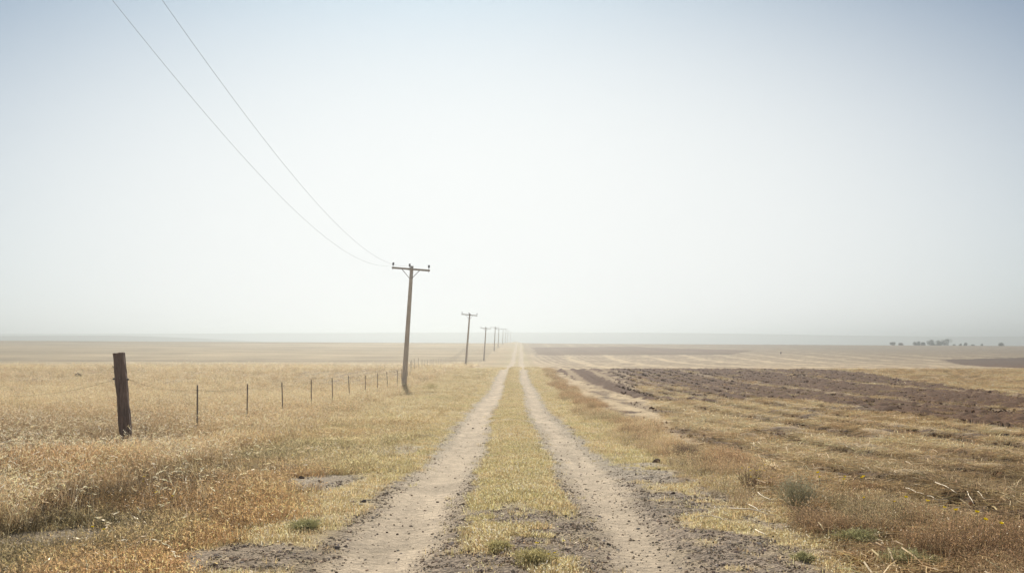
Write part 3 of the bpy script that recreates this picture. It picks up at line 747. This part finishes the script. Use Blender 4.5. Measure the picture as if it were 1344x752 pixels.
# ------------------------------------------------------------------ single plants
def bush(name, u, v, w, h, n, kind, label, mat, mat2=None, cat='bush', group=None):
    x, y = px(u, v); e = empty(name, (x, y, gz(x, y))); tag(e, label, cat, group)
    st, lv = MB(), MB()
    pha = [random.uniform(0, 6.28) for _ in range(3)]
    for _ in range(n):
        a = random.uniform(0, 6.283); le = random.random() ** .7 * (.78 + .26 * math.sin(2 * a + pha[0]) + .22 * math.sin(3 * a + pha[1]) + random.gauss(0, .12))
        tip = Vector((math.cos(a) * w * .5 * le, math.sin(a) * w * .5 * le, h * random.uniform(.55, 1.0) * (1 - .45 * le * le)))
        b0 = Vector((math.cos(a) * w * .12 * random.random(), math.sin(a) * w * .12 * random.random(), -.01)); mid = b0.lerp(tip, .5) + Vector((0, 0, h * .08)) + Vector((random.gauss(0, .05 * w), random.gauss(0, .05 * w), random.gauss(0, .06 * h)))
        rad = .0014 if kind != 'twig' else .0022
        st.tube([b0, mid, tip], [rad, rad * .8, rad * .4], 4, rv(.7, 1.3), False)
        for _k in range({'leaf': 12, 'twig': 1, 'dense': 17}[kind]):
            t = random.uniform(.3, 1); p = (b0.lerp(mid, t * 2) if t < .5 else mid.lerp(tip, t * 2 - 1))
            dv = (tip - b0).normalized() + Vector((random.gauss(0, .8), random.gauss(0, .8), random.gauss(.2, .6))); j_ = .04 * w if kind == 'dense' else .004; p = p + Vector((random.gauss(0, j_), random.gauss(0, j_), random.gauss(0, j_ * .6)))
            lv.leaf(p, dv, random.uniform(.014, .038), random.uniform(.003, .008), rv(.6, 1.35))
    st.build('stems', mat2 or (M_TWIG if kind == 'twig' else mat), e); lv.build('foliage', mat, e)
    return e
bush('grey_green_bush', 1046, 668, .72, .34, 150, 'dense', 'grey green leafy bush in the orange weeds right of the track', M_SAGE)
fb = bush('flowering_bush', 983, 641, .62, .30, 46, 'twig', 'bare twiggy bush with small yellow flowers beside the right verge', M_OLIVEW)
for k in range(14):
    a = random.uniform(0, 6.28); q = random.uniform(.03, .22); m = MB(); c = Vector((q * math.cos(a) + .03, q * math.sin(a), random.uniform(.12, .27)))
    for j in range(7):
        b_ = j * 6.283 / 7; m.leaf(c, (math.cos(b_), math.sin(b_), .4), .012, .009, rv(.9, 1.1))
    m.build('flower_head', M_YELLOW, fb)
bush('brown_bush', 902, 602, .85, .26, 150, 'dense', 'dark brown dead clump at the foot of the right verge grass', M_BROWNW)
bush('tan_bush', 777, 541, .75, .42, 110, 'dense', 'small tan bush at the edge of the right verge further up the track', M_TANW)
bush('green_clump', 1128, 712, .55, .11, 130, 'dense', 'flat green clump under the orange weeds at lower right', M_GREENW, cat='plant')
bush('green_clump', 1192, 741, .58, .10, 130, 'dense', 'green clump nearest the bottom edge at lower right', M_GREENW, cat='plant')
bush('green_clump', 1055, 736, .22, .06, 50, 'dense', 'tiny green clump on the stony ground right of the track', M_GREENW, cat='plant')
bush('green_clump', 28, 636, .95, .20, 240, 'dense', 'wide dark green clump at the left edge below the timber post', M_GREENW, cat='plant')
bush('green_clump', 88, 640, .6, .15, 140, 'dense', 'olive clump just right of the dark green one at the left edge', M_OLIVEW, cat='plant')
bush('green_clump', 402, 694, .46, .08, 110, 'dense', 'green clump on the left shoulder of the track', M_GREENW, cat='plant')
bush('shadow_weed', 232, 602, .60, .24, 110, 'dense', 'dark purplish clump standing in for the shadow streak right of the timber post', M_BROWNW, cat='weed')  # this clump and the next two stand in for the post's cast shadow
bush('shadow_weed', 256, 610, .50, .14, 90, 'dense', 'low dark clump standing in for the shadow streak, nearer the track', M_BROWNW, cat='weed')
bush('shadow_weed', 302, 618, .30, .06, 50, 'leaf', 'small dark sprig standing in for the end of the shadow streak, left of the track', M_BROWNW, cat='weed')
bush('twiggy_weed', 188, 584, .75, .62, 26, 'twig', 'bare twiggy weed growing against the timber post', M_TANW, cat='weed')
bush('green_sprig', 700, 740, .50, .10, 130, 'dense', 'yellow green sprig on the gravel between the wheel tracks', M_OLIVEW, cat='plant')
bush('green_sprig', 655, 722, .32, .06, 80, 'dense', 'small green tuft in the gravel left of the flowering sprig', M_OLIVEW, cat='plant')
bush('olive_bush', 566, 511, 1.5, .45, 130, 'dense', 'low olive bush just right of the foot of the nearest utility pole', M_OLIVEW)

# yellow flowers
def flower():
    e = empty('yellow_flower'); m = MB(); m.tube([(0, 0, 0), (.006, 0, .06), (.0, .004, .12)], .0012, 4, (1, 1, 1), False); m.build('stem', M_STEM, e)
    k = MB()
    for j in range(9):
        b_ = j * 6.283 / 9; k.leaf((0, .004, .12), (math.cos(b_), math.sin(b_), .35), .013, .009, rv(.9, 1.1))
    k.build('flower_head', M_YELLOW, e); return e
FL = [('right', [(1073, 660), (1081, 660), (1097, 667), (1104, 664), (1122, 665), (1137, 666), (1135, 688), (1172, 695), (1188, 690), (1206, 708), (1234, 710), (1260, 723), (1280, 730), (1286, 736), (1312, 750)]),
      ('left', [(185, 647), (192, 647), (212, 672), (227, 671), (187, 683), (143, 723), (123, 717), (385, 612), (399, 616)]), ('median', [(705, 736), (722, 743), (731, 742), (738, 729)])]
LAB = {'right': 'yellow flower on a thin stem in the orange weeds at lower right', 'left': 'yellow flower in the brown grass left of the track', 'median': 'bright yellow flower on the sprig between the wheel tracks'}
ff = flower(); first = True
for where, lst in FL:
    for u, v in lst:
        o = ff if first else copy_tree(ff); first = False
        x, y = px(u, v); s_ = random.uniform(.75, 1.2); o.location = (x, y, gz(x, y)); o.scale = (s_ * 1.3, s_ * 1.3, s_ * {'median': 1.0, 'right': 2.4, 'left': 1.5}[where]); o.rotation_euler = (random.gauss(0, .15), random.gauss(0, .15), random.uniform(0, 6.28))
        tag(o, LAB[where], 'flower', 'yellow flowers ' + where)

# pale fallen stalks on the right
ST = [([(958, 673), (985, 677), (1019, 683)], 'long pale stalk lying nearest the right wheel track, with a fork at its middle'),
      ([(983, 671), (996, 677), (1016, 680)], None), ([(995, 653), (1003, 658), (1012, 664)], None), ([(991, 665), (1025, 664)], None), ([(991, 703), (1007, 711)], None),
      ([(915, 685), (935, 685.5), (949, 689), (960, 690)], 'thin pale stalk on the gravel edge of the right wheel track'),
      ([(881, 607), (890, 609), (897, 614)], 'short pale stalk just below the dark brown clump'),
      ([(1156, 617), (1166, 622), (1174, 627), (1197, 630)], 'long bent pale stalk topmost in the right stubble'),
      ([(1225, 637), (1240, 645), (1256, 654)], 'straight pale stalk slanting in the middle of the right stubble'),
      ([(1311, 647), (1322, 653), (1335, 661)], 'straight pale stalk close to the right edge'), ([(1165, 643), (1179, 648)], None),
      ([(1189, 648), (1202, 652), (1215, 656), (1235, 664)], 'knobbly pale stalk on dark soil in the right stubble'),
      ([(1054, 667), (1070, 673), (1087, 681)], 'pale stalk at the foot of the grey green bush'), ([(1238, 708), (1252, 715)], None), ([(1284, 653), (1294, 661)], None), ([(1304, 694), (1333, 695)], None),
      ([(1270, 652), (1278, 668)], None), ([(866, 671), (878, 672)], None), ([(985, 583), (993, 592)], None), ([(1010, 601), (1040, 601)], None)]
for pts_, lab in ST:
    P3 = []
    for u, v in pts_:
        x, y = px(u, v); P3.append(Vector((x, y, gz(x, y) + .045 + random.uniform(0, .02))))
    o0 = P3[0].copy(); fine = []
    for a, b in zip(P3[:-1], P3[1:]):
        for k in range(3): fine.append(a.lerp(b, k / 3) - o0 + Vector((random.gauss(0, .004), random.gauss(0, .004), random.gauss(0, .004))))
    fine.append(P3[-1] - o0); m = MB(); r0 = .0072 * (1 if lab else .75)
    m.tube(fine, [r0 * (1 - .5 * i / len(fine)) for i in range(len(fine))], 6)
    if lab and 'fork' in lab: m.tube([fine[4], fine[4] + Vector((.03, .05, .01)), fine[4] + Vector((.09, .09, .012))], [.004, .003, .002], 5)
    o = m.build('fallen_stalk', M_STALK, None, True); o.location = o0
    tag(o, lab or 'short pale stalk lying in the litter of the right field', 'stalk', 'fallen pale stalks')

# clods and stones one could pick up
CL = [lump(1, 50 + i, 2, .33, random.uniform(.55, .8)).mesh('earth_clod', M_CLOD) for i in range(6)]
SN = [lump(1, 70 + i, 2, .22, random.uniform(.6, .85)).mesh('stone', M_STONE) for i in range(4)]
PN = [lump(1, 80 + i, 2, .3, .45).mesh('pale_chip', M_PALE) for i in range(3)]
def rock(name, meshes, u, v, wpx, label, cat, group):
    x, y = px(u, v); r = wpx * .5 * y / F; o = bpy.data.objects.new(name, random.choice(meshes)); COL.objects.link(o)
    o.location = (x, y, gz(x, y) + r * .22); o.scale = (r, r * random.uniform(.7, 1.1), r * random.uniform(.75, 1.0)); o.rotation_euler = (random.gauss(0, .2), random.gauss(0, .2), random.uniform(0, 6.28))
    tag(o, label, cat, group)
for u, v, w, lab in [(450, 596, 7, 'dark clod at the tip of the gravel streak left of the track'), (431, 609, 9, 'flat dark clod on the left shoulder, larger than its neighbours'), (396, 628, 8, 'dark clod at the top of the grey gravel patch left of the track'),
                     (861, 607, 10, 'biggest dark clod on the right shoulder, just above the gravel patch'), (883, 648, 6, 'dark clod in the gravel beside the right wheel track'), (917, 635, 6, 'dark clod among dry weeds right of the gravel patch'),
                     (1140, 690, 10, 'dark clod behind the flat green clump at lower right'), (1071, 595, 8, 'dark round clod alone in the pale straw of the right field'), (1106, 605, 5, 'small dark clod right of the round one in the pale straw'),
                     (1224, 571, 8, 'dark clod in the stubble below the ploughed strip'), (1321, 572, 7, 'dark clod in the stubble close to the right edge'), (1165, 562, 6, 'dark clod near the lower edge of the ploughed strip'), (1081, 564, 7, 'dark clod at the left end of a soil streak in the stubble'),
                     (1110, 568, 8, 'flat dark clod on the straw right of the soil streak'), (85, 671, 8, 'round dark clod in the brown grass at lower left'), (22, 674, 6, 'dark clod nearest the left edge in the brown grass'), (82, 685, 5, 'small dark clod below the round one at lower left'),
                     (80, 728, 13, 'largest dark clod in the orange grass at lower left'), (82, 746, 6, 'dark clod at the bottom edge at lower left'), (281, 743, 9, 'dark clod on green turf at the bottom left'), (103, 494, 9, 'dark earth mound far out in the left grass')]:
    rock('earth_clod', CL, u, v, w, lab, 'clod', 'dark clods')
for u, v, w, lab in [(442, 719, 9, 'largest rounded grey stone on the left edge of the left wheel track'), (629, 733, 8, 'grey stone at the left of the gravel between the tracks'), (712, 704, 5, 'small grey stone high in the gravel between the tracks'), (701, 698, 5, 'dark grey stone beside the turf edge between the tracks'), (478, 658, 6, 'grey stone on the left shoulder beside the track')]:
    rock('stone', SN, u, v, w, lab, 'stone', 'grey stones')
for u, v, w, lab in [(194, 745, 8, 'pale flat chip in green turf at the bottom left'), (149, 685, 4, 'pale chip in the brown grass at lower left'), (199, 687, 4, 'pale chip right of the other one in the brown grass'), (972, 642, 6, 'pale round stone at the foot of the flowering bush'), (474, 663, 8, 'pale flat chip on the left shoulder of the track')]:
    rock('pale_chip', PN, u, v, w, lab, 'stone', 'pale chips')
placed = 0
zone_lab = [('small dark clod scattered over the wheel tracks and the gravel between them', 48, (470, 930, 560, 750)), ('small dark clod in the short grass left of the wheel tracks', 50, (300, 560, 570, 748)),
            ('small dark clod on the stony right shoulder', 55, (830, 1060, 600, 748)), ('small dark clod in the straw of the right field', 50, (1000, 1340, 545, 680))]
for lab, cnt, (u0, u1, v0, v1) in zone_lab:
    for _ in range(cnt):
        rock('earth_clod', CL, random.uniform(u0, u1), random.uniform(v0, v1), random.uniform(2.0, 4.2), lab, 'clod', 'small dark clods')

# small dark marker far out in the right field
x, y = px(1024.8, 466.5); e = empty('marker_post', (x, y, gz(x, y))); tag(e, 'small dark marker on a thin stake alone far out in the right field', 'marker')
m = MB(); m.tube([(0, 0, -.2), (0, 0, .7)], .03, 6); m.build('stake', M_STEEL, e)
m = MB(); m.box((-.2, -.03, .5), (.2, .03, 1.0)); m.build('board', M_STEEL, e)

# ------------------------------------------------------------------ far trees
def tree(u, d, wpx, top, label, dry=False, shrub=False):
    x = (u - CX) / F * d; z0 = gz(x, d); w = wpx * 1.2 * d / F; top += 1.0; ztop = EYE + (HY - top - .5) * d / F; h = max(ztop - z0, w * .7)
    wpx = wpx; e = empty('bush' if shrub else 'tree', (x, d, z0)); tag(e, label, 'bush' if shrub else 'tree', 'far trees on the right skyline')
    t = MB(); th = h * .22; t.tube([(0, 0, -.3), (.05, 0, th * .6), (.0, .05, th)], [h * .035, h * .028, h * .02], 7)
    cl = []
    for k in range(9):
        a = random.uniform(0, 6.28); q = w * .40 * math.sqrt(random.random()); zz = h * random.uniform(.16, .74)
        c = Vector((q * math.cos(a), q * math.sin(a), zz)); rr_ = min(w * .27, h * .30) * random.uniform(.7, 1.15); cl.append((c, rr_)); t.tube([(0, 0, th * .8), c.lerp(Vector((0, 0, th)), .4), c], [h * .014, h * .01, h * .005], 5)
    cl.append((Vector((random.gauss(0, w * .1), 0, h * .74)), min(w, h) * .25))
    t.build('trunk', M_BARK, e, True); m = MB()
    for c, rr_ in cl:
        for _ in range(150):
            v = Vector((random.gauss(0, 1), random.gauss(0, 1), random.gauss(0, 1))).normalized() * rr_ * random.uniform(.5, 1.08); v.z *= .85
            m.leaf(c + v, v + Vector((random.gauss(0, .5) * rr_, random.gauss(0, .5) * rr_, random.gauss(0, .5) * rr_)), random.uniform(.25, .5), random.uniform(.16, .3), rv(.6, 1.4))
    m.build('crown', M_LEAF_DRY if dry else M_LEAF, e)
for a in [(1171.6, 640, 5.2, 447.0, 'small round dark tree leftmost in the row on the right skyline'), (1182.5, 660, 5, 448, 'faint brownish tree second in the row on the right skyline', True), (1203, 640, 8.5, 446.8, 'broad round tree left of the gap in the skyline row'),
          (1212, 640, 4.5, 447.2, 'narrow tree between two broad ones in the skyline row'), (1221.5, 635, 11, 446.3, 'wide flat topped tree in the middle of the skyline clump'), (1232, 635, 10, 446.2, 'wide tree touching the biggest one in the skyline clump'),
          (1243, 630, 12.5, 445.6, 'biggest dark tree at the right end of the skyline clump'), (1252, 640, 3, 450.5, 'low bush just right of the biggest skyline tree', False, True), (1260.5, 660, 3, 449, 'tiny tree right of the skyline clump'),
          (1266.5, 650, 4.2, 447.8, 'small pointed tree standing clear of the skyline clump'), (1277, 660, 3, 450.2, 'low bush between two small skyline trees', False, True), (1289, 660, 2.4, 449.2, 'very slim tree between two small ones on the skyline'),
          (1314, 650, 6, 447.8, 'round tree nearest the right edge on the skyline'), (996.5, 900, 7.5, 447.6, 'pale wide bush leftmost on the right skyline', False, True), (1044.5, 880, 7.5, 447.4, 'pale wide bush above the small field marker, to its right', False, True),
          (1063, 900, 3, 448.2, 'tiny pale bush right of the wide one on the skyline', False, True), (1008, 1300, 3, 445.2, 'faint speck of a tree on the hazy hill', False)]:
    tree(*a)

# ------------------------------------------------------------------ air
hz, nt, out = newmat('pale_haze')
pv = nt.nodes.new('ShaderNodeVolumePrincipled'); pv.inputs['Color'].default_value = (.432, .474, .502, 1); pv.inputs['Density'].default_value = .0009; pv.inputs['Anisotropy'].default_value = .66
L(nt, pv.outputs[0], out.inputs['Volume'])
m = MB(); m.box((-4700, -40, -34), (4700, 3600, 25)); h = m.build('haze', hz); h['kind'] = 'stuff'; h['label'] = 'pale bright haze lying over the whole plain'; h['category'] = 'haze'

# ------------------------------------------------------------------ sky and sun
w = bpy.data.worlds.new('World'); scene.world = w; w.use_nodes = True; nt = w.node_tree; nt.nodes.clear()
wo = nt.nodes.new('ShaderNodeOutputWorld'); bg = nt.nodes.new('ShaderNodeBackground'); sky = nt.nodes.new('ShaderNodeTexSky')
sky.sky_type = 'NISHITA'; sky.sun_disc = False; sky.sun_elevation = R(SUN_EL); sky.sun_rotation = R(SUN_AZ); sky.air_density = 1.0; sky.dust_density = 1.0; sky.ozone_density = 1.5
bg.inputs['Strength'].default_value = .05
# bright milky air low in the sky ahead: a broad oval of white over the clear sky, by compass direction and elevation
geo = nt.nodes.new('ShaderNodeTexCoord'); sp = nt.nodes.new('ShaderNodeSeparateXYZ'); L(nt, geo.outputs['Generated'], sp.inputs[0])
az = mth(nt, 'ARCTAN2', sp.outputs[0], sp.outputs[1]); el = mth(nt, 'ARCSINE', sp.outputs[2])
qa = mth(nt, 'POWER', mth(nt, 'ABSOLUTE', mth(nt, 'DIVIDE', mth(nt, 'ADD', az, R(1.5)), R(39))), 2.0); qe = mth(nt, 'POWER', mth(nt, 'ABSOLUTE', mth(nt, 'DIVIDE', mth(nt, 'SUBTRACT', el, R(2)), R(19.8))), 2.0)
tt = mth(nt, 'EXPONENT', mth(nt, 'MULTIPLY', mth(nt, 'POWER', mth(nt, 'ADD', qa, qe), 2.0), -1.0))
mixn = nt.nodes.new('ShaderNodeMix'); mixn.data_type = 'RGBA'; mixn.inputs['B'].default_value = (.685 / .05, .70 / .05, .695 / .05, 1)
sc_n = nt.nodes.new('ShaderNodeVectorMath'); sc_n.operation = 'MULTIPLY'; sc_n.inputs[1].default_value = (SKYM[0], SKYM[1], SKYM[2]); L(nt, sky.outputs[0], sc_n.inputs[0])
# unseen pale rim of sky behind the camera, added to fill camera-facing sides
band = mth(nt, 'EXPONENT', mth(nt, 'MULTIPLY', mth(nt, 'POWER', mth(nt, 'ABSOLUTE', mth(nt, 'DIVIDE', el, R(30))), 2.0), -1.0))
rear_fill = maprange(nt, mth(nt, 'ABSOLUTE', az), R(38), R(75), 0, .85)
mixr = nt.nodes.new('ShaderNodeMix'); mixr.data_type = 'RGBA'; mixr.inputs['B'].default_value = (.60 / .05, .62 / .05, .63 / .05, 1)
L(nt, mth(nt, 'MULTIPLY', band, rear_fill), mixr.inputs['Factor']); L(nt, sc_n.outputs[0], mixr.inputs['A'])
L(nt, tt, mixn.inputs['Factor']); L(nt, mixr.outputs['Result'], mixn.inputs['A']); L(nt, mixn.outputs['Result'], bg.inputs['Color']); L(nt, bg.outputs[0], wo.inputs[0])
sl = bpy.data.lights.new('sun', 'SUN'); sl.energy = 5.0; sl.angle = R(1.5); sl.color = (1, .915, .79)
so = bpy.data.objects.new('sun', sl); COL.objects.link(so)
dv = Vector((math.sin(R(SUN_AZ)) * math.cos(R(SUN_EL)), math.cos(R(SUN_AZ)) * math.cos(R(SUN_EL)), math.sin(R(SUN_EL))))
so.rotation_euler = dv.to_track_quat('Z', 'Y').to_euler(); so.location = dv * 50

# ------------------------------------------------------------------ camera and film
cam = bpy.data.cameras.new('camera'); co = bpy.data.objects.new('camera', cam); COL.objects.link(co); scene.camera = co
co.location = (0, 0, EYE); co.rotation_euler = (R(90), 0, 0); cam.lens = 35; cam.sensor_width = 36; cam.clip_start = .05; cam.clip_end = 20000
cam.shift_y = (HY - 376) / 1344
vs_ = scene.view_settings; vs_.view_transform = 'Standard'; vs_.look = 'None'; vs_.gamma = 1; vs_.use_curve_mapping = False; vs_.exposure = .38
cy = scene.cycles; cy.max_bounces = 6; cy.diffuse_bounces = 3; cy.glossy_bounces = 2; cy.transmission_bounces = 4; cy.volume_bounces = 2; cy.transparent_max_bounces = 4
cy.use_denoising = True; cy.sample_clamp_indirect = 8
